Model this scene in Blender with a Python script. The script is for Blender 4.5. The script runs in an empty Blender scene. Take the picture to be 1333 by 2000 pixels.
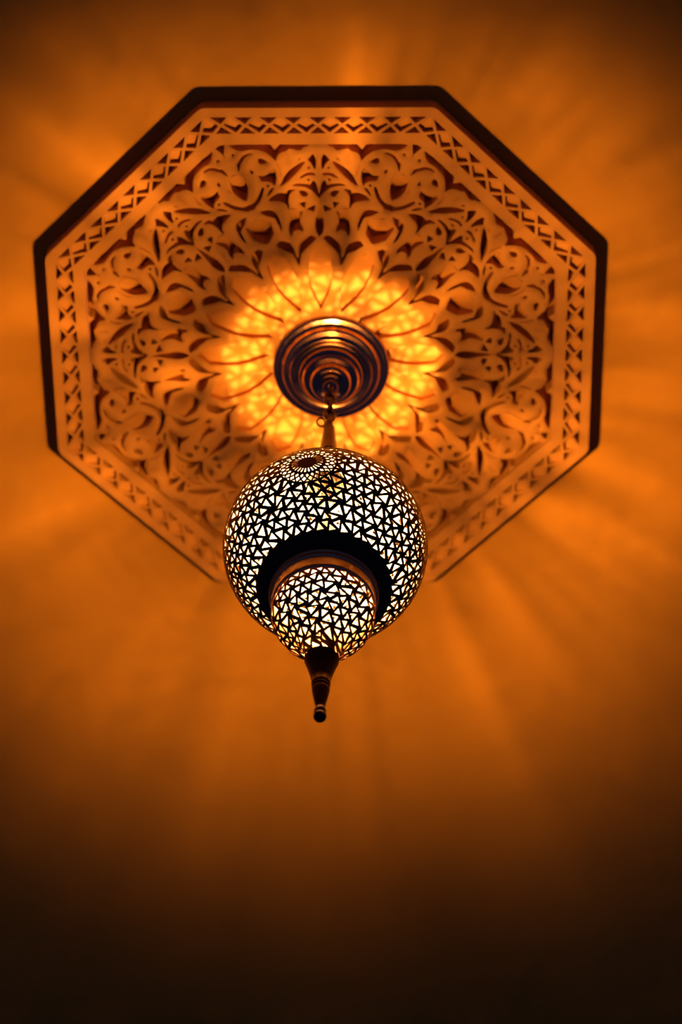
import bpy, bmesh, math, random
import numpy as np
from math import pi, sin, cos, tan, radians, atan2, sqrt, exp
from mathutils import Vector, Matrix
from mathutils.geometry import delaunay_2d_cdt
from mathutils.kdtree import KDTree

# ------------------------------------------------------------------ camera, world, light, exposure
S = 0.45            # metres per unit (one unit = half the width of the ceiling medallion)
Z0 = 5.92           # height of the medallion face above the floor
def P3(x, y, z): return Vector((x*S, y*S, z*S + Z0))
scene = bpy.context.scene
C = scene.collection

CAM_C = (-0.25112, 5.35056, -9.59635)
CAM_R = [[-0.999863, -0.010353, 0.012909], [-0.001896, 0.846645, 0.532155], [0.016439, -0.532057, 0.846549]]
cam_d = bpy.data.cameras.new('camera'); cam = bpy.data.objects.new('camera', cam_d); C.objects.link(cam)
r, u, f = [Vector(v) for v in CAM_R]
m = Matrix((r, u, -f)).transposed().to_4x4(); m.translation = P3(*CAM_C)
cam.matrix_world = m
cam_d.sensor_fit = 'HORIZONTAL'; cam_d.sensor_width = 24.0
cam_d.lens = 5794.257*24.0/1333.0
cam_d.clip_start = 0.05; cam_d.clip_end = 100
cam_d.dof.use_dof = True
cam_d.dof.aperture_fstop = 2.5
AX, AY = -0.03464, -0.04581          # plumb line of the lantern
cam_d.dof.focus_distance = ((P3(AX, AY+0.25, -1.35)) - P3(*CAM_C)).dot(f)
scene.camera = cam

w = bpy.data.worlds.new('world'); scene.world = w; w.use_nodes = True
w.node_tree.nodes['Background'].inputs[0].default_value = (0.27, 0.40, 2.1, 1)
w.node_tree.nodes['Background'].inputs[1].default_value = 0.030

scene.view_settings.view_transform = 'Standard'
scene.view_settings.look = 'None'
scene.view_settings.gamma = 1
scene.view_settings.use_curve_mapping = False
scene.view_settings.exposure = 0.0

LAMP_COL = (1.0, 0.44, 0.11)
E_SPOT, E_CORE, E_OMNI = 160.0, 52.0, 3.0
LZ = -1.37
def lamp(name, kind, energy, radius, z=LZ, size=None, blend=0.2):
    l = bpy.data.lights.new(name, kind); l.energy = energy; l.color = LAMP_COL
    l.shadow_soft_size = radius*S
    if kind == 'SPOT':
        l.spot_size = radians(size); l.spot_blend = blend
    o = bpy.data.objects.new(name, l); C.objects.link(o)
    o.location = P3(AX, AY, z)
    if kind == 'SPOT': o.rotation_euler = (pi, 0, 0)     # shines up
    return o
for dz in (-0.07, -0.035, 0.0, 0.035, 0.07):                 # the bulb is long and upright, its glow is spread along it; the cones lean a little to one side
    lamp('bulb_light', 'SPOT', E_SPOT/5, 0.028, z=LZ+dz, size=118.5, blend=0.53).rotation_euler = (pi+radians(8), 0, 0)
lamp('bulb_filament_light', 'SPOT', E_CORE, 0.006, size=34, blend=0.15).data.color = (1.0, 0.70, 0.42)
lamp('bulb_glow_light', 'POINT', E_OMNI, 0.035)

# ------------------------------------------------------------------ materials
def mat(name):
    m = bpy.data.materials.new(name); m.use_nodes = True
    nt = m.node_tree; return m, nt, nt.nodes['Principled BSDF']
def noise_mix(nt, b, c1, c2, scale, detail=4, bump=0.0, bscale=60, bdist=0.002):
    tc = nt.nodes.new('ShaderNodeTexCoord')
    n = nt.nodes.new('ShaderNodeTexNoise'); n.inputs['Scale'].default_value = scale; n.inputs['Detail'].default_value = detail
    nt.links.new(tc.outputs['Object'], n.inputs['Vector'])
    r = nt.nodes.new('ShaderNodeValToRGB'); r.color_ramp.elements[0].position = 0.3; r.color_ramp.elements[1].position = 0.7
    r.color_ramp.elements[0].color = (*c1, 1); r.color_ramp.elements[1].color = (*c2, 1)
    nt.links.new(n.outputs['Fac'], r.inputs['Fac']); nt.links.new(r.outputs['Color'], b.inputs['Base Color'])
    if bump:
        n2 = nt.nodes.new('ShaderNodeTexNoise'); n2.inputs['Scale'].default_value = bscale; n2.inputs['Detail'].default_value = 6
        nt.links.new(tc.outputs['Object'], n2.inputs['Vector'])
        bp = nt.nodes.new('ShaderNodeBump'); bp.inputs['Strength'].default_value = bump; bp.inputs['Distance'].default_value = bdist
        nt.links.new(n2.outputs['Fac'], bp.inputs['Height']); nt.links.new(bp.outputs['Normal'], b.inputs['Normal'])
M = {}
m, nt, b = mat('ceiling_plaster'); noise_mix(nt, b, (0.60,0.255,0.013), (0.65,0.285,0.017), 2.2, 5, 0.10, 8, 0.005); b.inputs['Roughness'].default_value = 0.85; b.inputs['Specular IOR Level'].default_value = 0.2; M['ceiling'] = m
m, nt, b = mat('carved_plaster'); noise_mix(nt, b, (0.56,0.235,0.022), (0.63,0.27,0.03), 7, 5, 0.35, 90, 0.0015); b.inputs['Roughness'].default_value = 0.8; b.inputs['Specular IOR Level'].default_value = 0.25; M['plaster'] = m
m, nt, b = mat('dark_brass'); noise_mix(nt, b, (0.05,0.021,0.012), (0.09,0.037,0.019), 25, 4, 0.15, 150, 0.0006); b.inputs['Metallic'].default_value = 1; b.inputs['Roughness'].default_value = 0.34; M['brass'] = m
m, nt, b = mat('polished_brass'); noise_mix(nt, b, (0.50,0.27,0.11), (0.60,0.33,0.14), 18, 4); b.inputs['Metallic'].default_value = 1; b.inputs['Roughness'].default_value = 0.16; M['bright'] = m
m, nt, b = mat('glow_lightened_brass'); noise_mix(nt, b, (0.88,0.50,0.20), (0.97,0.60,0.26), 18, 4, 0.1, 120, 0.0006); b.inputs['Metallic'].default_value = 1; b.inputs['Roughness'].default_value = 0.3; M['lightened'] = m  # lighter copy of the brass; shine on neck and screws put into the colour
m, nt, b = mat('reflection_tinted_brass'); noise_mix(nt, b, (0.22,0.085,0.035), (0.34,0.13,0.05), 25, 4, 0.15, 150, 0.0006); b.inputs['Metallic'].default_value = 1; b.inputs['Roughness'].default_value = 0.42; M['cup'] = m  # brass brightened: the ceiling's reflection on the cup is put into the colour
m, nt, b = mat('pale_brass_inside'); noise_mix(nt, b, (0.52,0.50,0.46), (0.60,0.58,0.53), 20); b.inputs['Metallic'].default_value = 0.15; b.inputs['Roughness'].default_value = 0.6; M['inside'] = m
def translucent(name, col, tfac, tcol):
    m = bpy.data.materials.new(name); m.use_nodes = True; nt = m.node_tree; nt.nodes.clear()
    o = nt.nodes.new('ShaderNodeOutputMaterial'); mx = nt.nodes.new('ShaderNodeMixShader')
    a = nt.nodes.new('ShaderNodeBsdfTranslucent'); a.inputs[0].default_value = (*col, 1)
    t = nt.nodes.new('ShaderNodeBsdfTransparent'); t.inputs[0].default_value = (*tcol, 1)
    mx.inputs[0].default_value = tfac
    nt.links.new(a.outputs[0], mx.inputs[1]); nt.links.new(t.outputs[0], mx.inputs[2]); nt.links.new(mx.outputs[0], o.inputs[0])
    return m
M['resin'] = translucent('clear_resin_film', (0.95,0.93,0.88), 0.92, (1,0.99,0.97))
m = bpy.data.materials.new('glowing_bulb_glass'); m.use_nodes = True; nt = m.node_tree; nt.nodes.clear()
o = nt.nodes.new('ShaderNodeOutputMaterial'); ad = nt.nodes.new('ShaderNodeAddShader')
e = nt.nodes.new('ShaderNodeEmission'); e.inputs[0].default_value = (1,0.75,0.4,1); e.inputs[1].default_value = 8
t = nt.nodes.new('ShaderNodeBsdfTransparent')
nt.links.new(e.outputs[0], ad.inputs[0]); nt.links.new(t.outputs[0], ad.inputs[1]); nt.links.new(ad.outputs[0], o.inputs[0]); M['bulb'] = m
m, nt, b = mat('socket_black'); b.inputs['Base Color'].default_value = (0.03,0.025,0.02,1); b.inputs['Roughness'].default_value = 0.5; M['socket'] = m

# ------------------------------------------------------------------ helpers
def link(name, verts, faces, mats, parent=None, smooth=None, midx=None, world=True):
    me = bpy.data.meshes.new(name)
    me.from_pydata([P3(*v) for v in verts] if world else verts, [], faces); 
    for q in mats: me.materials.append(q)
    if midx is not None: me.polygons.foreach_set('material_index', midx)
    if smooth is True: me.polygons.foreach_set('use_smooth', [True]*len(me.polygons))
    elif smooth is not None: me.polygons.foreach_set('use_smooth', smooth)
    me.update()
    o = bpy.data.objects.new(name, me); C.objects.link(o)
    if parent is not None:
        o.parent = parent; o.matrix_parent_inverse = Matrix.Translation(-parent.location)
    return o
def empty(name, loc, **props):
    o = bpy.data.objects.new(name, None); C.objects.link(o); o.location = loc
    for k, v in props.items(): o[k] = v
    return o
def lathe(prof, cx=AX, cy=AY, n=96, close=False, ripple=None):
    V = []; F = []
    k = len(prof)
    for j, (rr, z) in enumerate(prof):
        for i in range(n):
            a = 2*pi*i/n
            q = rr*(1 + (ripple[1]*cos(ripple[0]*a) if ripple and ripple[2] <= j <= ripple[3] else 0))
            V.append((cx + q*cos(a), cy + q*sin(a), z))
    for j in range(k-1 if not close else k):
        for i in range(n):
            a, b_ = j*n+i, j*n+(i+1) % n
            c_, d_ = ((j+1) % k)*n+(i+1) % n, ((j+1) % k)*n+i
            F.append((a, b_, c_, d_))
    return V, F
def bez(prof, sub=4):
    """Catmull-Rom through a profile, used where the outline is a flowing curve"""
    out = []
    n = len(prof)
    for i in range(n-1):
        p0, p1, p2, p3 = prof[max(i-1,0)], prof[i], prof[i+1], prof[min(i+2,n-1)]
        for s in range(sub):
            t = s/sub
            out.append(tuple(0.5*(2*p1[k]+(p2[k]-p0[k])*t+(2*p0[k]-5*p1[k]+4*p2[k]-p3[k])*t*t+(3*p1[k]-p0[k]-3*p2[k]+p3[k])*t**3) for k in (0,1)))
    out.append(tuple(prof[-1])); return out
def torus(cx, cy, cz, R, r_, axis='z', rot=0.0, sx=1.0, sz=1.0, n=40, k=12):
    """ring; axis = normal of its plane, rot turns it about the plumb line, sz stretches it upright"""
    V = []; F = []
    for i in range(n):
        a = 2*pi*i/n
        for j in range(k):
            b_ = 2*pi*j/k
            x = (R*sx + r_*cos(b_))*cos(a); y = r_*sin(b_); z = (R*sz + r_*cos(b_))*sin(a)
            if axis == 'z': x, y, z = x, z, y
            V.append((cx + x*cos(rot)-y*sin(rot), cy + x*sin(rot)+y*cos(rot), cz + z))
    for i in range(n):
        for j in range(k):
            F.append((i*k+j, i*k+(j+1) % k, ((i+1) % n)*k+(j+1) % k, ((i+1) % n)*k+j))
    return V, F
def ball(cx, cy, cz, R, n=32, k=18, sz=1.0):
    return lathe([(max(R*sin(pi*i/k), 1e-4), cz + sz*R*cos(pi*i/k)) for i in range(k+1)], cx, cy, n)
def join(*parts):
    V = []; F = []
    for v, f_ in parts:
        o_ = len(V); V += v; F += [tuple(q+o_ for q in g) for g in f_]
    return V, F

# ------------------------------------------------------------------ the ceiling
T_PLATE = 0.07
# a thick slab with an octagonal seat in which the medallion is set
V = []; F = []
ring = [(0.97/cos(pi/8)*sin((k+0.5)*pi/4), 0.97/cos(pi/8)*cos((k+0.5)*pi/4)) for k in range(8)]
sq = []
for x, y in ring:
    s_ = 12/max(abs(x), abs(y)); sq.append((x*s_, y*s_))
corners = [(12, 12), (12, -12), (-12, -12), (-12, 12)]
for z in (T_PLATE, T_PLATE+0.30):
    for x, y in ring+sq+corners: V.append((x, y, z))
for k in range(8):
    j = (k+1) % 8
    F.append((k, j, 8+j, 8+k)); F.append((20+k, 28+k, 28+j, 20+j)); F.append((k, 20+k, 20+j, j))
for c_, (a, b_) in enumerate([(0, 1), (2, 3), (4, 5), (6, 7)]):
    F.append((8+a, 8+b_, 16+c_)); F.append((28+b_, 28+a, 36+c_))
o = link('ceiling', V, F, [M['ceiling']])
o['kind'] = 'structure'

# ------------------------------------------------------------------ the carved medallion
# outlines of the carved recesses of one eighth of the rosette, in medallion units (x to the right, y outwards)
# (symmetry axis or -1, flat or sloping floor, depth, smoothing, outline)
HOLES = [
 (-1,'f',0.1,1,[(0.0105,0.7638),(0.0096,0.7893),(0.0138,0.8088),(0.0210,0.8185),(0.0306,0.8067),(0.0402,0.7946),(0.0303,0.7853),(0.0222,0.7736),(0.0157,0.7579)]),
 (-1,'f',0.02,1,[(0.0128,0.7419),(0.0298,0.7461),(0.0476,0.7421),(0.0617,0.7332),(0.0705,0.7224),(0.0598,0.7254),(0.0474,0.7313),(0.0297,0.7353),(0.0140,0.7340)]),
 (-1,'f',0.1,1,[(0.0464,0.7911),(0.0658,0.7832),(0.0835,0.7713),(0.1011,0.7576),(0.1170,0.7398),(0.1275,0.7221),(0.1345,0.7064),(0.1416,0.6902),(0.1291,0.6955),(0.1132,0.7084),(0.0973,0.7242),(0.0796,0.7439),(0.0638,0.7636),(0.0533,0.7773)]),
 (0,'f',0.1,1,[(0.0000,0.6605),(0.0049,0.6812),(0.0096,0.7010),(0.0142,0.7108),(0.0222,0.7127),(0.0310,0.6969),(0.0471,0.6998),(0.0649,0.7017),(0.0828,0.7010),(0.0987,0.6927),(0.0827,0.6918),(0.0612,0.6899),(0.0433,0.6850),(0.0253,0.6733),(0.0108,0.6575),(0.0044,0.6476),(0.0000,0.6447),(-0.0044,0.6476),(-0.0108,0.6575),(-0.0253,0.6733),(-0.0433,0.6850),(-0.0612,0.6899),(-0.0827,0.6918),(-0.0987,0.6927),(-0.0828,0.7010),(-0.0649,0.7017),(-0.0471,0.6998),(-0.0310,0.6969),(-0.0222,0.7127),(-0.0142,0.7108),(-0.0096,0.7010),(-0.0049,0.6812)]),
 (-1,'f',0.1,1,[(0.0391,0.6613),(0.0467,0.6712),(0.0593,0.6751),(0.0735,0.6727),(0.0681,0.6632),(0.0608,0.6533),(0.0518,0.6494),(0.0429,0.6530)]),
 (-1,'f',0.1,0,[(0.0489,0.6306),(0.0734,0.6250),(0.0640,0.6151),(0.0531,0.6028),(0.0500,0.6151)]),
 (-1,'f',0.1,0,[(0.0142,0.6172),(0.0281,0.6112),(0.0468,0.5996),(0.0333,0.5953),(0.0188,0.5880),(0.0163,0.6033)]),
 (0,'s',0.085,1,[(0.0000,0.6451),(0.0025,0.6411),(0.0040,0.6193),(0.0072,0.5914),(0.0122,0.5634),(0.0155,0.5434),(0.0143,0.5234),(0.0096,0.5033),(0.0000,0.4903),(-0.0096,0.5033),(-0.0143,0.5234),(-0.0155,0.5434),(-0.0122,0.5634),(-0.0072,0.5914),(-0.0040,0.6193),(-0.0025,0.6411)]),
 (-1,'f',0.08,2,[(0.0312,0.8554),(0.0844,0.8575),(0.1375,0.8568),(0.1471,0.8442),(0.1559,0.8354),(0.1639,0.8451),(0.1746,0.8576),(0.2123,0.8575),(0.2654,0.8573),(0.3185,0.8531),(0.3061,0.8416),(0.2919,0.8333),(0.2742,0.8300),(0.2565,0.8330),(0.2335,0.8357),(0.2122,0.8332),(0.1945,0.8275),(0.1767,0.8149),(0.1624,0.8013),(0.1521,0.7906),(0.1495,0.8043),(0.1425,0.8170),(0.1284,0.8258),(0.1125,0.8313),(0.1051,0.8385),(0.0841,0.8347),(0.0699,0.8315),(0.0593,0.8343),(0.0555,0.8417),(0.0453,0.8456),(0.0365,0.8495)]),
 (-1,'f',0.01,1,[(0.1058,0.8366),(0.1080,0.8239),(0.1042,0.8045),(0.1035,0.7810),(0.1007,0.8045),(0.1026,0.8240)]),
 (-1,'f',0.012,1,[(0.0616,0.8056),(0.0696,0.8007),(0.0766,0.7913),(0.0660,0.7968)]),
 (-1,'f',0.014,1,[(0.1508,0.7848),(0.1448,0.7691),(0.1393,0.7476),(0.1356,0.7319),(0.1340,0.7496),(0.1413,0.7731)]),
 (-1,'f',0.1,1,[(0.1818,0.7862),(0.1943,0.7963),(0.2068,0.8021),(0.2156,0.7981),(0.2165,0.7864),(0.2067,0.7783),(0.1943,0.7803)]),
 (-1,'f',0.1,1,[(0.2315,0.7468),(0.2404,0.7550),(0.2471,0.7570),(0.2443,0.7452),(0.2377,0.7378)]),
 (-1,'s',0.08,1,[(0.1550,0.7573),(0.1639,0.7583),(0.1745,0.7494),(0.1852,0.7376),(0.1994,0.7320),(0.2175,0.7331),(0.2118,0.7237),(0.2082,0.7120),(0.1939,0.7100),(0.1761,0.7082),(0.1653,0.7013),(0.1596,0.6915),(0.1538,0.7023),(0.1518,0.7260),(0.1528,0.7417)]),
 (-1,'f',0.1,1,[(0.1595,0.6865),(0.1706,0.6825),(0.1795,0.6707),(0.1887,0.6524),(0.1812,0.6544),(0.1705,0.6667)]),
 (-1,'f',0.035,1,[(0.2299,0.8185),(0.2476,0.8214),(0.2653,0.8145),(0.2778,0.8028),(0.2852,0.7861),(0.2934,0.7799),(0.2911,0.7646),(0.2870,0.7450),(0.2831,0.7568),(0.2804,0.7725),(0.2724,0.7881),(0.2618,0.8038),(0.2476,0.8136)]),
 (-1,'f',0.012,1,[(0.2768,0.7490),(0.2715,0.7353),(0.2599,0.7157),(0.2536,0.7039),(0.2474,0.6891),(0.2470,0.7059),(0.2546,0.7216),(0.2653,0.7373)]),
 (1,'f',0.1,0,[(0.3528,0.8516),(0.3335,0.8531),(0.3362,0.8288),(0.3372,0.8054),(0.3341,0.8067),(0.3311,0.8079),(0.3483,0.8238),(0.3674,0.8390)]),
 (1,'s',0.075,1,[(0.3051,0.7366),(0.2831,0.7333),(0.2742,0.7255),(0.2635,0.7098),(0.2554,0.6921),(0.2536,0.6743),(0.2554,0.6545),(0.2589,0.6387),(0.2627,0.6341),(0.2685,0.6347),(0.2823,0.6434),(0.2975,0.6561),(0.3088,0.6700),(0.3156,0.6882),(0.3191,0.7068),(0.3183,0.7187)]),
 (1,'f',0.1,1,[(0.2467,0.5956),(0.2364,0.5975),(0.2239,0.6144),(0.2097,0.6363),(0.2008,0.6581),(0.1970,0.6838),(0.2019,0.6897),(0.2077,0.6799),(0.2160,0.6561),(0.2276,0.6343),(0.2401,0.6213),(0.2553,0.6163),(0.2696,0.6091),(0.2876,0.6094),(0.3112,0.6167),(0.3339,0.6276),(0.3450,0.6305),(0.3442,0.6229),(0.3234,0.6074),(0.3017,0.5982),(0.2761,0.5928),(0.2553,0.5897)]),
 (-1,'f',0.08,1,[(0.1381,0.5109),(0.1370,0.5329),(0.1447,0.5589),(0.1539,0.5809),(0.1665,0.5938),(0.1862,0.5967),(0.2059,0.5916),(0.2167,0.5882),(0.1933,0.5747),(0.1699,0.5664),(0.1595,0.5629),(0.1509,0.5429),(0.1427,0.5219)]),
 (1,'s',0.075,0,[(0.2324,0.5611),(0.2076,0.5587),(0.1789,0.5584),(0.1724,0.5328),(0.1660,0.5027),(0.1757,0.4816),(0.1874,0.4593),(0.1913,0.4619),(0.1923,0.4573),(0.2162,0.4648),(0.2381,0.4728),(0.2548,0.4987),(0.2684,0.5213),(0.2483,0.5418)]),
 (-1,'f',0.1,1,[(0.0843,0.6784),(0.0986,0.6793),(0.1129,0.6753),(0.1181,0.6624),(0.1271,0.6644),(0.1414,0.6649),(0.1574,0.6583),(0.1717,0.6484),(0.1841,0.6334),(0.1626,0.6325),(0.1411,0.6302),(0.1268,0.6253),(0.1177,0.6168),(0.1113,0.5990),(0.1075,0.6089),(0.1102,0.6327),(0.1064,0.6546),(0.0967,0.6694)]),
 (-1,'s',0.075,2,[(0.0605,0.5942),(0.0709,0.5961),(0.0889,0.6030),(0.1060,0.6010),(0.1066,0.5751),(0.1073,0.5511),(0.1107,0.5270),(0.1106,0.5110),(0.1055,0.4905),(0.0987,0.4970),(0.0952,0.5106),(0.0845,0.5171),(0.0719,0.5172),(0.0606,0.5068),(0.0594,0.5232),(0.0695,0.5472),(0.0674,0.5712)]),
 (-1,'f',0.08,0,[(0.0101,0.4854),(0.0280,0.4953),(0.0412,0.4903),(0.0588,0.4741),(0.0709,0.4591),(0.0751,0.4367),(0.0780,0.4005),(0.0871,0.4142),(0.0940,0.4416),(0.1053,0.4602),(0.1276,0.4713),(0.1476,0.4713),(0.1586,0.4513),(0.1273,0.4315),(0.1005,0.4217),(0.0892,0.3993),(0.0800,0.3763),(0.0744,0.3730),(0.0713,0.3993),(0.0671,0.4218),(0.0451,0.4468),(0.0254,0.4680)]),
]
DOTS = [(0.0354,0.7637,0.0048),(0.0375,0.7166,0.0054),(0.1831,0.6933,0.0054),(0.3052,0.8134,0.0056)]
PETAL = [(0.0041,0.4539),(0.0403,0.4132),(0.0432,0.3568),(0.0417,0.3065),(0.0342,0.2788),(-0.0007,0.1925)]

def smooth_poly(P, mode):
    P = [np.array(q, float) for q in P]
    if mode == 0:
        out = []
        for i in range(len(P)):
            a, b_ = P[i], P[(i+1) % len(P)]
            k = max(1, int(np.linalg.norm(b_-a)/0.03))
            for s in range(k): out.append(a+(b_-a)*s/k)
        return out
    n = len(P); corner = []
    lim = 62 if mode == 1 else 50
    for i in range(n):
        a = P[i]-P[i-1]; b_ = P[(i+1) % n]-P[i]
        ang = abs(math.degrees(math.atan2(a[0]*b_[1]-a[1]*b_[0], a@b_)))
        corner.append(ang > lim)
    out = []
    for i in range(n):
        j = (i+1) % n; p1, p2 = P[i], P[j]
        p0 = P[i-1] if not corner[i] else p1-(p2-p1)*0.5
        p3 = P[(i+2) % n] if not corner[j] else p2+(p2-p1)*0.5
        k = max(1, min(4, int(np.linalg.norm(p2-p1)/0.007)))
        for s in range(k):
            t = s/k
            out.append(0.5*(2*p1+(p2-p0)*t+(2*p0-5*p1+4*p2-p3)*t*t+(3*p1-p0-3*p2+p3)*t**3))
    return out

def inside(P, X, Y):
    r_ = np.zeros(len(X), bool)
    for i in range(len(P)):
        x1, y1 = P[i-1]; x2, y2 = P[i]
        if y1 == y2: continue
        r_ ^= ((y1 > Y) != (y2 > Y)) & (X < (x2-x1)*(Y-y1)/(y2-y1)+x1)
    return r_

def octagon(ap, rnd=0.0, step=0.04):
    """points of an octagon of that apothem, slightly rounded corners"""
    c = tan(pi/8)*ap; out = []
    for k in range(8):
        a = k*pi/4
        e1 = np.array([-cos(a)*-1, sin(a)*-1])      # along the side
        nrm = np.array([sin(a), cos(a)])
        t0, t1 = -(c-rnd), c-rnd
        n = max(2, int((t1-t0)/step))
        for s in range(n+1): out.append(nrm*ap + e1*(t0+(t1-t0)*s/n))
        if rnd:
            q0 = nrm*ap+e1*t1
            a2 = (k+1)*pi/4; n2 = np.array([sin(a2), cos(a2)]); e2 = np.array([cos(a2), -sin(a2)])
            q2 = n2*ap+e2*t0; qc = nrm*ap+e1*c
            for t in (0.25, 0.5, 0.75): out.append(q0*(1-t)**2+2*qc*t*(1-t)+q2*t*t)
        else: out.pop()
    return out

def plate(name, outer, inner, holes, mats, parent, grid=0.0, dome=0.0, skirt=False, grid_r=(0,9)):
    """carved slab: holes = list of (outline, kind, depth); the face looks down, depth goes up into the slab"""
    pts = []; edges = []; hp = []
    def add(P):
        b0 = len(pts); pts.extend([Vector((float(q[0]), float(q[1]))) for q in P]); n = len(P)
        edges.extend([(b0+i, b0+(i+1) % n) for i in range(n)])
    add(outer)
    if inner is not None: add(inner)
    for P, kind, dep in holes: add(P)
    nb = len(pts)
    kd = KDTree(nb)
    for i, q in enumerate(pts): kd.insert((q.x, q.y, 0), i)
    kd.balance()
    if grid:
        rg = random.Random(5); n = int(1.0/grid)+1; gx = []
        for i in range(-n, n+1):
            for j in range(-n, n+1):
                x = (i+0.5*(j % 2))*grid; y = j*grid*0.87
                rr = sqrt(x*x+y*y)
                if rr < grid_r[0] or rr > grid_r[1]: continue
                gx.append((x+rg.uniform(-.1,.1)*grid, y+rg.uniform(-.1,.1)*grid))
        gx = np.array(gx)
        ok = inside(outer, gx[:,0], gx[:,1])
        if inner is not None: ok &= ~inside(inner, gx[:,0], gx[:,1])
        for q in gx[ok]:
            if kd.find((q[0], q[1], 0))[2] > 0.0045: pts.append(Vector((q[0], q[1])))
    vs, es, fs, ov, oe, of = delaunay_2d_cdt(pts, edges, [], 0, 1e-6, False)
    vx = np.array([v.x for v in vs]); vy = np.array([v.y for v in vs])
    tri = np.array([list(f_) for f_ in fs]); cx = vx[tri].mean(1); cy = vy[tri].mean(1)
    keep = inside(outer, cx, cy)
    if inner is not None: keep &= ~inside(inner, cx, cy)
    lab = np.full(len(tri), -1)
    for h_, (P, kind, dep) in enumerate(holes):
        A_ = np.array(P); x0, y0 = A_.min(0); x1, y1 = A_.max(0)
        idx = np.where((cx > x0) & (cx < x1) & (cy > y0) & (cy < y1))[0]
        if len(idx) == 0: continue
        idx = idx[inside(P, cx[idx], cy[idx])]; lab[idx] = h_
    fl = []
    for P, kind, dep in holes:
        A_ = np.array(P); c_ = A_.mean(0); d_ = c_/(np.linalg.norm(c_)+1e-9); rr = A_@d_
        fl.append((kind, dep, d_, rr.min(), rr.max()))
    def floor_z(h_, x, y):
        kind, dep, d_, r0, r1 = fl[h_]
        if kind == 'f': return dep
        t = (r1-(x*d_[0]+y*d_[1]))/(r1-r0)
        if kind == 'l': return 0.005+dep*min(1.0, max(0.0, t))
        return 0.002+dep*min(1.0, max(0.0, t)/0.8)
    V = []; F = []; SM = []; key = {}
    def vid(k, x, y, z):
        if k not in key: key[k] = len(V); V.append((-x, y, z))     # x of the plan runs to the picture's right
        return key[k]
    def topz(i):
        if not dome: return 0.0
        d_ = kd.find((vx[i], vy[i], 0))[2]
        return dome*exp(-d_/0.008)
    tz = [topz(i) for i in range(len(vs))]
    for t_ in range(len(tri)):
        if not keep[t_]: continue
        a = tri[t_]; h_ = lab[t_]
        # plan triangles are counter-clockwise; mirrored x makes them face down
        if h_ < 0: F.append([vid(('t', i), vx[i], vy[i], tz[i]) for i in a])
        else: F.append([vid(('f', h_, i), vx[i], vy[i], floor_z(h_, vx[i], vy[i])) for i in a])
        SM.append(h_ < 0 or fl[h_][0] != 'f')
    own = {}
    for t_ in range(len(tri)):
        if not keep[t_]: continue
        a = tri[t_]
        for s in range(3): own[(a[s], a[(s+1) % 3])] = lab[t_]
    for (i, j), h_ in own.items():
        if h_ < 0: continue
        o_ = own.get((j, i), None)
        if o_ is None or o_ == h_: continue
        def zz(l, q): return tz[q] if l < 0 else floor_z(l, vx[q], vy[q])
        a = vid(('w', h_, i), vx[i], vy[i], floor_z(h_, vx[i], vy[i])); b_ = vid(('w', h_, j), vx[j], vy[j], floor_z(h_, vx[j], vy[j]))
        c_ = vid(('x', o_, h_, j), vx[j], vy[j], zz(o_, j)); d_ = vid(('x', o_, h_, i), vx[i], vy[i], zz(o_, i))
        if o_ >= 0 and o_ > h_: continue
        F.append([b_, a, d_, c_]); SM.append(True)
    if skirt:
        n = len(outer)
        for i in range(n):
            a = outer[i]; b_ = outer[(i+1) % n]
            q = [vid(('s', i, 0), a[0], a[1], 0.0), vid(('s', (i+1) % n, 0), b_[0], b_[1], 0.0),
                 vid(('s', (i+1) % n, 1), b_[0], b_[1], T_PLATE), vid(('s', i, 1), a[0], a[1], T_PLATE)]
            F.append(q); SM.append(True)
    return link(name, V, F, mats, parent, smooth=SM)

def turn(P, k, mir):
    A_ = np.array(P, float).copy()
    if mir: A_[:,0] *= -1; A_ = A_[::-1]
    a = k*pi/4
    return A_@np.array([[cos(a), -sin(a)], [sin(a), cos(a)]])

rosette = empty('ceiling_medallion', P3(0, 0, T_PLATE), label='octagonal carved plaster ceiling medallion with arabesque scrolls around a sunburst', category='ceiling medallion')

AP_IN, AP_L0, AP_L1 = 0.859, 0.897, 0.969
H = []
for sym, kind, dep, sm, P in HOLES:
    Q = smooth_poly(P, sm)
    for k in range(8):
        for mir in ((0, 1) if sym < 0 else (0,)): H.append((turn(Q, k, mir), kind, dep))
for x, y, r_ in DOTS:
    Q = [(x+r_*cos(t*pi/4), y+r_*sin(t*pi/4)) for t in range(8)]
    for k in range(8):
        for mir in (0, 1): H.append((turn(Q, k, mir), 'f', 0.03))
pet = [(0.0, 0.457), (0.038, 0.418), (0.043, 0.357), (0.041, 0.307), (0.030, 0.262), (0.0, 0.190)]
pet = pet + [(-x, y) for x, y in pet[::-1][1:-1]]
Q = smooth_poly(pet, 0)
for k in range(16):
    H.append((turn(Q, k*0.5, 0), 'f', 0.036))
plate('arabesque_panel', octagon(AP_IN), None, H, [M['plaster']], rosette, grid=0.0155, dome=0.0075, grid_r=(0.15, 0.93))

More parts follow.
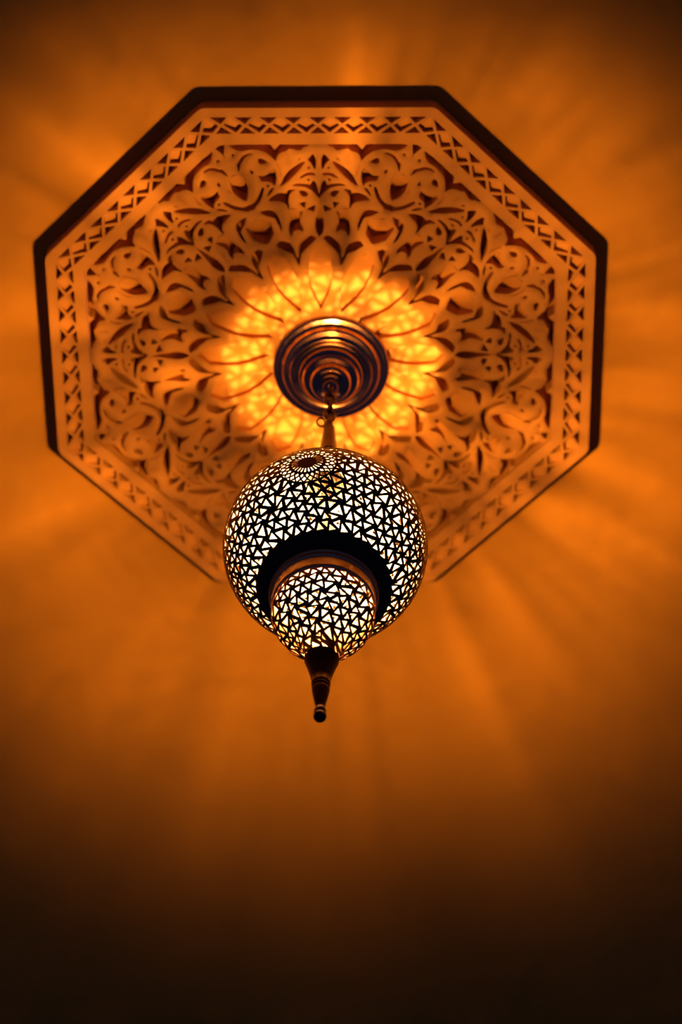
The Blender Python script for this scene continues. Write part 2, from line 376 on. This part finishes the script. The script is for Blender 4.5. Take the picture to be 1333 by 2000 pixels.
# lattice border: nine lozenges a side, the ones in the corners bent round the corner
L = []
am = (AP_L0+AP_L1)/2; strap = 0.0062
def isect_inset(P, d):
    """shrink a convex outline by d"""
    n = len(P); A_ = [np.array(q, float) for q in P]
    area = sum(A_[i-1][0]*A_[i][1]-A_[i][0]*A_[i-1][1] for i in range(n)); sgn = 1 if area > 0 else -1
    ln = []
    for i in range(n):
        a, b_ = A_[i], A_[(i+1) % n]; e = (b_-a)/np.linalg.norm(b_-a); nn = np.array([-e[1], e[0]])*sgn
        ln.append((a+nn*d, e))
    out = []
    for i in range(n):
        (p, e), (q, g) = ln[i-1], ln[i]
        det = e[0]*-g[1]+e[1]*g[0]; r_ = q-p
        t = (r_[0]*-g[1]+r_[1]*g[0])/det; out.append(p+e*t)
    return out
half = tan(pi/8)
def node(t, ap): return (t*ap*2*half, ap)      # t in -0.5..0.5 along the side
N_ = 9
for k in range(8):
    for i in range(1, N_):
        t = -0.5+i/N_; q = 0.5/N_
        dia = [node(t, AP_L1), node(t-q, am), node(t, AP_L0), node(t+q, am)]
        L.append((turn(isect_inset(dia, strap), k, 0), 'l', 0.017))
    for i in range(N_):
        t = -0.5+(i+0.5)/N_; q = 0.5/N_
        L.append((turn(isect_inset([node(t, am), node(t-q, AP_L1), node(t+q, AP_L1)][::-1], strap*0.75), k, 0), 'f', 0.09))
        L.append((turn(isect_inset([node(t, am), node(t-q, AP_L0), node(t+q, AP_L0)], strap*0.75), k, 0), 'f', 0.09))
    # corner lozenge between this side and the next
    q = 0.5/N_
    a0 = np.array(node(0.5, AP_L1)); a1 = np.array(node(0.5, AP_L0)); l_ = np.array(node(0.5-q, am))
    nx = turn([node(-0.5+q, am)], 1, 0)[0]
    L.append((turn(isect_inset([a0, l_, a1, nx], strap), k, 0), 'l', 0.017))
L = [(smooth_poly(P, 0), kd_, d_) for P, kd_, d_ in L]
plate('lattice_border', octagon(1.0, 0.02), octagon(AP_IN), L, [M['plaster']], rosette, skirt=True)

# ------------------------------------------------------------------ the hanging lantern
lamp_root = empty('pendant_lantern', P3(AX, AY, 0.0), label='pierced brass globe lantern glowing on a chain under the carved ceiling medallion', category='lantern')

# ceiling rose
prof = [(0.0001,0.0),(0.214,0.0),(0.2155,-0.006),(0.214,-0.013),(0.206,-0.017),(0.196,-0.016),(0.186,-0.019),(0.181,-0.026),(0.179,-0.038),(0.175,-0.044),(0.168,-0.046),(0.160,-0.044),(0.154,-0.047),(0.151,-0.056),(0.146,-0.060),
        (0.138,-0.056),(0.126,-0.053),(0.1205,-0.056),(0.119,-0.074),(0.115,-0.084),(0.108,-0.087),(0.1035,-0.092),(0.101,-0.100),(0.096,-0.106),(0.088,-0.107),(0.081,-0.104),(0.077,-0.108),(0.0745,-0.126),(0.068,-0.137),(0.058,-0.140),(0.046,-0.134),(0.032,-0.131),
        (0.0305,-0.136),(0.030,-0.150),(0.026,-0.160),(0.014,-0.165),(0.0001,-0.166)]
v, f_ = lathe(prof, n=128)
rose = link('ceiling_rose', v, f_, [M['bright']], lamp_root, smooth=True)
for a in (180, 70, -58):
    a = radians(a); x, y = AX-0.198*cos(a), AY+0.198*sin(a)
    pr = [(0.0001,-0.014),(0.0135,-0.015),(0.014,-0.020),(0.0125,-0.026),(0.008,-0.030),(0.0035,-0.031),(0.003,-0.028),(0.0001,-0.028)]
    v, f_ = lathe(pr, x, y, 24)
    sc = link('screw', v, f_, [M['lightened']], rose, smooth=True)
    sc.matrix_parent_inverse = Matrix.Translation(-lamp_root.location)

# chain
zc = -0.182
for i in range(4):
    v, f_ = torus(AX, AY, zc-i*0.058, 0.022, 0.0068, 'y', rot=(0.35 if i % 2 else 0.35+pi/2), sz=1.55, sx=0.8)
    link('chain_link', v, f_, [M['brass']], lamp_root, smooth=True)
# side ring hanging beside the top of the stem
v, f_ = torus(AX+0.030, AY, -0.405, 0.015, 0.004, 'y', rot=0.2, sz=1.9)
link('side_ring', v, f_, [M['brass']], lamp_root, smooth=True)
# stem
prof = [(0.0001,-0.372),(0.009,-0.374),(0.0125,-0.384),(0.010,-0.395),(0.013,-0.405),(0.0135,-0.437),(0.019,-0.442),(0.0215,-0.452),(0.0205,-0.463),(0.022,-0.472),(0.0265,-0.54),(0.031,-0.60),(0.034,-0.625)]
v, f_ = lathe(prof)
link('stem', v, f_, [M['brass']], lamp_root, smooth=True)

# pierced shells -----------------------------------------------------
def surf_fn(prof, zc):
    """prof (r, z) seen from (0, zc): returns function polar angle -> (r, z)"""
    ps = [(atan2(r_, z-zc), r_, z) for r_, z in prof]
    ps.sort(); A_ = np.array(ps)
    return (lambda s: (float(np.interp(s, A_[:,0], A_[:,1])), float(np.interp(s, A_[:,0], A_[:,2])))), A_[0,0], A_[-1,0]
def pierced(name, prof, zc, parent, bar, seed, metal, spacing=0.0395, thick=0.003, fine=None, flowers=(), whirls=0.165):
    fn, s0, s1 = surf_fn(prof, zc)
    rg = random.Random(seed)
    P = []; D_ = []; ring = []
    def pt(s, a): r_, z = fn(s); return Vector((r_*cos(a), r_*sin(a), z))
    cell = {}
    def near(q, d):
        if fine and q.z > fine[0]: d *= fine[1]
        k = (int(q.x//0.03), int(q.y//0.03), int(q.z//0.03))
        for i in (-1,0,1):
            for j in (-1,0,1):
                for l in (-1,0,1):
                    for c_ in cell.get((k[0]+i, k[1]+j, k[2]+l), ()):
                        if (P[c_]-q).length < d: return True
        return False
    def put(q, d=0.0):
        if d and near(q, d): return None
        i = len(P); P.append(q); D_.append((q-Vector((0,0,zc))).normalized())
        cell.setdefault((int(q.x//0.03), int(q.y//0.03), int(q.z//0.03)), []).append(i); return i
    def back(v_):
        """push a point near the shell back onto it"""
        q = v_-Vector((0,0,zc)); s = atan2(sqrt(q.x**2+q.y**2), q.z)
        s = min(max(s, s0), s1); return pt(s, atan2(q.y, q.x))
    rings = set()
    for s in (s0, s1):
        r_ = fn(s)[0]; n = max(8, int(2*pi*r_/spacing)); st = set()
        for i in range(n): st.add(put(pt(s, 2*pi*i/n)))
        rings.add(frozenset(st))
    extra = []; fcs = []
    for (fa, fs) in flowers:
        c_ = pt(fs, fa); n_ = (c_-Vector((0,0,zc))).normalized()
        tu = Vector((0,0,1)).cross(n_).normalized(); tv = n_.cross(tu)
        NP = 24
        def fp(rr, a): return back(c_+tu*rr*cos(a)+tv*rr*sin(a))
        R0, R1, R2, R3, R4 = 0.030, 0.056, 0.070, 0.086, 0.102
        g = lambda rr, o_: [fp(rr, 2*pi*(i+o_)/NP) for i in range(NP)]
        r0, r1, r2, r3 = g(R0,0), g(R1,0), g(R2,.5), g(R3,0)
        r4 = [put(q) for q in g(R4, .5)]
        extra.append(('solid', r0))
        for i in range(NP):
            j = (i+1) % NP
            extra.append(('petal', [r0[i], r0[j], r1[j], r1[i]]))
            extra.append(('hole', [r1[i], r2[i], r3[i], r2[i-1]]))
            extra.append(('tri', [r1[i], r1[j], r2[i]]))
            extra.append(('hole', [r2[i], r3[j], P[r4[i]], r3[i]]))
            extra.append(('thole', [r3[j], P[r4[j]], P[r4[i]]]))
        fcs.append((c_, R4, set(r4)))
    # whirls
    W_ = []
    for _ in range(5000):
        q = pt(math.acos(rg.uniform(cos(s1), cos(s0))), rg.uniform(0, 2*pi))
        if any((q-c_).length < R_+0.045 for c_, R_, _s in fcs): continue
        if any((q-w_).length < whirls for w_ in W_) or near(q, 0.04): continue
        W_.append(q)
        n_ = (q-Vector((0,0,zc))).normalized(); tu = Vector((0,0,1)).cross(n_).normalized(); tv = n_.cross(tu); ph = rg.uniform(0,6)
        put(q)
        for rr, k in ((spacing*0.95, 6), (spacing*1.95, 12)):
            for i in range(k):
                a = ph+2*pi*i/k; v_ = back(q+tu*rr*cos(a)+tv*rr*sin(a))
                if all((v_-c_).length > R_+0.008 for c_, R_, _s in fcs): put(v_, spacing*0.62)
    for _ in range(26000):
        # uniform in direction is good enough for a near-round shell
        q = pt(math.acos(rg.uniform(cos(s1), cos(s0))), rg.uniform(0, 2*pi))
        if any((q-c_).length < R_+0.012 for c_, R_, _s in fcs): continue
        put(q, spacing*0.86)
    bm = bmesh.new()
    for d_ in D_: bm.verts.new(d_)
    bm.verts.ensure_lookup_table(); bm.verts.index_update()
    idx = {v_: i for i, v_ in enumerate(bm.verts)}
    bmesh.ops.convex_hull(bm, input=list(bm.verts))
    bmesh.ops.triangulate(bm, faces=list(bm.faces))
    tris = []
    for g_ in bm.faces:
        t_ = [idx[v_] for v_ in g_.verts]
        if any(all(i in r_ for i in t_) for r_ in rings): continue
        if any(all(i in st for i in t_) for c_, R_, st in fcs): continue
        tris.append(t_)
    bm.free()
    V = []; F = []; MI = []
    def cellmesh(poly, kind, hb):
        cen = sum(poly, Vector())/len(poly)
        n_ = Vector()
        for i in range(len(poly)): n_ += (poly[i-1]-cen).cross(poly[i]-cen)
        if n_.length < 1e-12: return
        n_.normalize()
        if n_.dot(cen-Vector((0,0,zc))) < 0: poly = poly[::-1]; n_ = -n_
        k = len(poly); b0 = len(V)
        off = -n_*thick
        if kind in ('solid', 'tri'):
            V.extend(poly); V.extend([q+(q-Vector((0,0,zc))).normalized()*-thick for q in poly])
            F.append(list(range(b0, b0+k))); MI.append(0)
            F.append(list(range(b0+2*k-1, b0+k-1, -1))); MI.append(1); return
        per = sum((poly[i]-poly[i-1]).length for i in range(k))
        ar = sum((poly[i-1]-cen).cross(poly[i]-cen).length for i in range(k))/2
        if kind == 'petal': s = None
        else:
            inr = 2*ar/per
            if len(poly) == 3:
                a_, b_, c_ = poly; la, lb, lc = (b_-c_).length, (a_-c_).length, (a_-b_).length
                ic = (a_*la+b_*lb+c_*lc)/(la+lb+lc); tw = radians(rg.uniform(8, 20)) if kind == 'w' else 0
            else: ic = cen; tw = 0
            s = 1-hb/inr
            if s < 0.15: cellmesh(poly, 'tri', hb); return
        if s is not None: rot = Matrix.Rotation(tw, 3, n_)
        if s is None:
            a_, b_, c_, d_ = poly; mi = (a_+b_)/2; mo = (c_+d_)/2
            def ll(q, m_, f_, g_): return (m_+(q-m_)*f_)*(1-g_)+(mo if m_ is mi else mi)*0+g_*((mi+mo)/2)
            hole = [ll(a_, mi, .46, .2), ll(b_, mi, .46, .2), ll(c_, mo, .52, .2), ll(d_, mo, .52, .2)]
        else: hole = [ic+rot@((q-ic)*s*(0.93 if tw else 1)) for q in poly]
        inn = [q+(q-Vector((0,0,zc))).normalized()*-thick for q in poly]
        hin = [q+off for q in hole]
        V.extend(poly); V.extend(hole); V.extend(inn); V.extend(hin)
        for i in range(k):
            j = (i+1) % k
            F.append([b0+i, b0+j, b0+k+j, b0+k+i]); MI.append(0)
            F.append([b0+k+i, b0+k+j, b0+3*k+j, b0+3*k+i]); MI.append(0)
            F.append([b0+2*k+j, b0+2*k+i, b0+3*k+i, b0+3*k+j]); MI.append(1)
    for t_ in tris:
        q = [P[i] for i in t_]; c_ = sum(q, Vector())/3
        cellmesh(q, 'w', bar(c_))
    for kind, q in extra:
        cellmesh(list(q), kind, 0.0030)
    V2 = [(v_.x+AX, v_.y+AY, v_.z) for v_ in V]
    print(name, 'cells', len(tris), len(extra))
    return link(name, V2, F, [metal, M['inside']], parent, midx=MI)

GZ, GR, GK = -1.235, 0.345, 0.92
gprof = [(0.034,-0.625),(0.040,-0.69),(0.050,-0.76),(0.070,-0.83),(0.100,-0.89),(0.145,-0.938)]
gprof = bez(gprof, 6)
for i in range(0, 60):
    a = radians(34)+(pi-radians(34))*i/59
    r_ = GR*sin(a); z = GZ+GR*GK*cos(a)
    if r_ < 0.222 and a > pi/2: break
    gprof.append((r_, z))
gprof.append((0.222, GZ-GR*GK*sqrt(1-(0.222/GR)**2)))
Z_COL = gprof[-1][1]
def gbar(c_):
    th = math.degrees(atan2(sqrt(c_.x**2+c_.y**2), c_.z-LZ))     # direction seen from the bulb
    return float(np.interp(th, [0, 15, 18, 22, 27, 32, 39, 46, 180], [0.0020, 0.0020, 0.0076, 0.0086, 0.0083, 0.0077, 0.0064, 0.0050, 0.0050]))
FA = radians(80.7)
globe = pierced('globe', gprof, GZ, lamp_root, gbar, 3, M['brass'], fine=(-0.93, 0.58), flowers=[(FA+k*pi/2, radians(91)) for k in range(4)])
v, f_ = lathe([(max(0.001, (r_-0.010)), GZ+(z-GZ)*0.975) for r_, z in gprof if z < -0.94])
link('resin_film', v, f_, [M['resin']], globe, smooth=True).matrix_parent_inverse = Matrix.Translation(-lamp_root.location)
# door knob on the back of the upper half
kd_ = Vector((0.262, 0.925, 0.27)).normalized()
kc = Vector((AX+GR*1.045*kd_.x, AY+GR*1.045*kd_.y, GZ+GR*GK*1.045*kd_.z))
v1 = ball(kc.x, kc.y, kc.z, 0.0125)
link('knob', v1[0], v1[1], [M['brass']], globe, smooth=True).matrix_parent_inverse = Matrix.Translation(-lamp_root.location)

# solid collar closing the underside of the globe
prof = [(0.222,Z_COL+0.006),(0.224,Z_COL),(0.222,Z_COL-0.004),(0.205,Z_COL-0.018),(0.190,Z_COL-0.026),(0.184,Z_COL-0.030),(0.1825,Z_COL-0.036),(0.178,Z_COL-0.039),(0.172,Z_COL-0.036),(0.172,Z_COL-0.028),(0.19,Z_COL-0.018),(0.218,Z_COL+0.006)]
v, f_ = lathe(prof, close=True)
link('collar', v, f_, [M['brass']], lamp_root, smooth=True)
# ribbed neck with turned rings
zt = Z_COL-0.036
prof = [(0.176,zt),(0.1805,zt-0.004),(0.182,zt-0.010),(0.1795,zt-0.016),(0.176,zt-0.019),(0.178,zt-0.024),(0.179,zt-0.029),(0.176,zt-0.034),(0.1725,zt-0.037),
        (0.172,zt-0.042),(0.172,zt-0.060),(0.1718,zt-0.080),(0.171,zt-0.098),(0.1675,zt-0.098),(0.168,zt-0.05),(0.168,zt)]
v, f_ = lathe(prof, n=360, close=True, ripple=(90, 0.0022, 10, 11))
link('neck_band', v, f_, [M['lightened']], lamp_root, smooth=True)
# pierced cup
z1 = zt-0.096
cprof = bez([(0.171,z1),(0.1715,z1-0.026),(0.163,z1-0.064),(0.144,z1-0.097),(0.113,z1-0.129),(0.084,z1-0.162),(0.065,z1-0.208),(0.0545,z1-0.285)], 5)
cup = pierced('cup', cprof, z1+0.02, lamp_root, lambda c_: 0.0046, 11, M['cup'], whirls=0.15)
v, f_ = lathe([(r_-0.008, z) for r_, z in cprof])
link('resin_film', v, f_, [M['resin']], cup, smooth=True).matrix_parent_inverse = Matrix.Translation(-lamp_root.location)
# finial
zf = cprof[-1][1]
prof = [(0.0555,zf+0.004),(0.0535,zf-0.004),(0.0475,zf-0.025),(0.0395,zf-0.06),(0.0325,zf-0.095),(0.0288,zf-0.122),(0.0305,zf-0.126),(0.0300,zf-0.132),(0.0272,zf-0.136),(0.0290,zf-0.140),(0.0284,zf-0.146),(0.0262,zf-0.150),(0.0285,zf-0.160),(0.0275,zf-0.168),
        (0.0225,zf-0.20),(0.0175,zf-0.232),(0.0145,zf-0.252),(0.0140,zf-0.262),(0.0180,zf-0.266),(0.0190,zf-0.273),(0.0172,zf-0.280),(0.0110,zf-0.283)]
cz = zf-0.298
prof += [(0.0205*sin(a), cz+0.0205*cos(a)) for a in [radians(d) for d in range(35, 180, 12)]] + [(0.0001, cz-0.0205)]
v, f_ = lathe(prof)
link('finial', v, f_, [M['brass']], lamp_root, smooth=True)
# lamp holder and bulb
prof = [(0.0001,-0.62),(0.006,-0.622),(0.006,-1.08),(0.024,-1.09),(0.031,-1.10),(0.031,-1.17),(0.027,-1.175),(0.0001,-1.175)]
v, f_ = lathe(prof, n=32)
link('lamp_holder', v, f_, [M['socket']], lamp_root, smooth=True)
prof = bez([(0.022,-1.17),(0.023,-1.21),(0.030,-1.27),(0.046,-1.33),(0.0515,-1.38),(0.044,-1.425),(0.024,-1.448),(0.0001,-1.455)], 5)
v, f_ = lathe(prof, n=48)
link('bulb', v, f_, [M['bulb']], lamp_root, smooth=True)
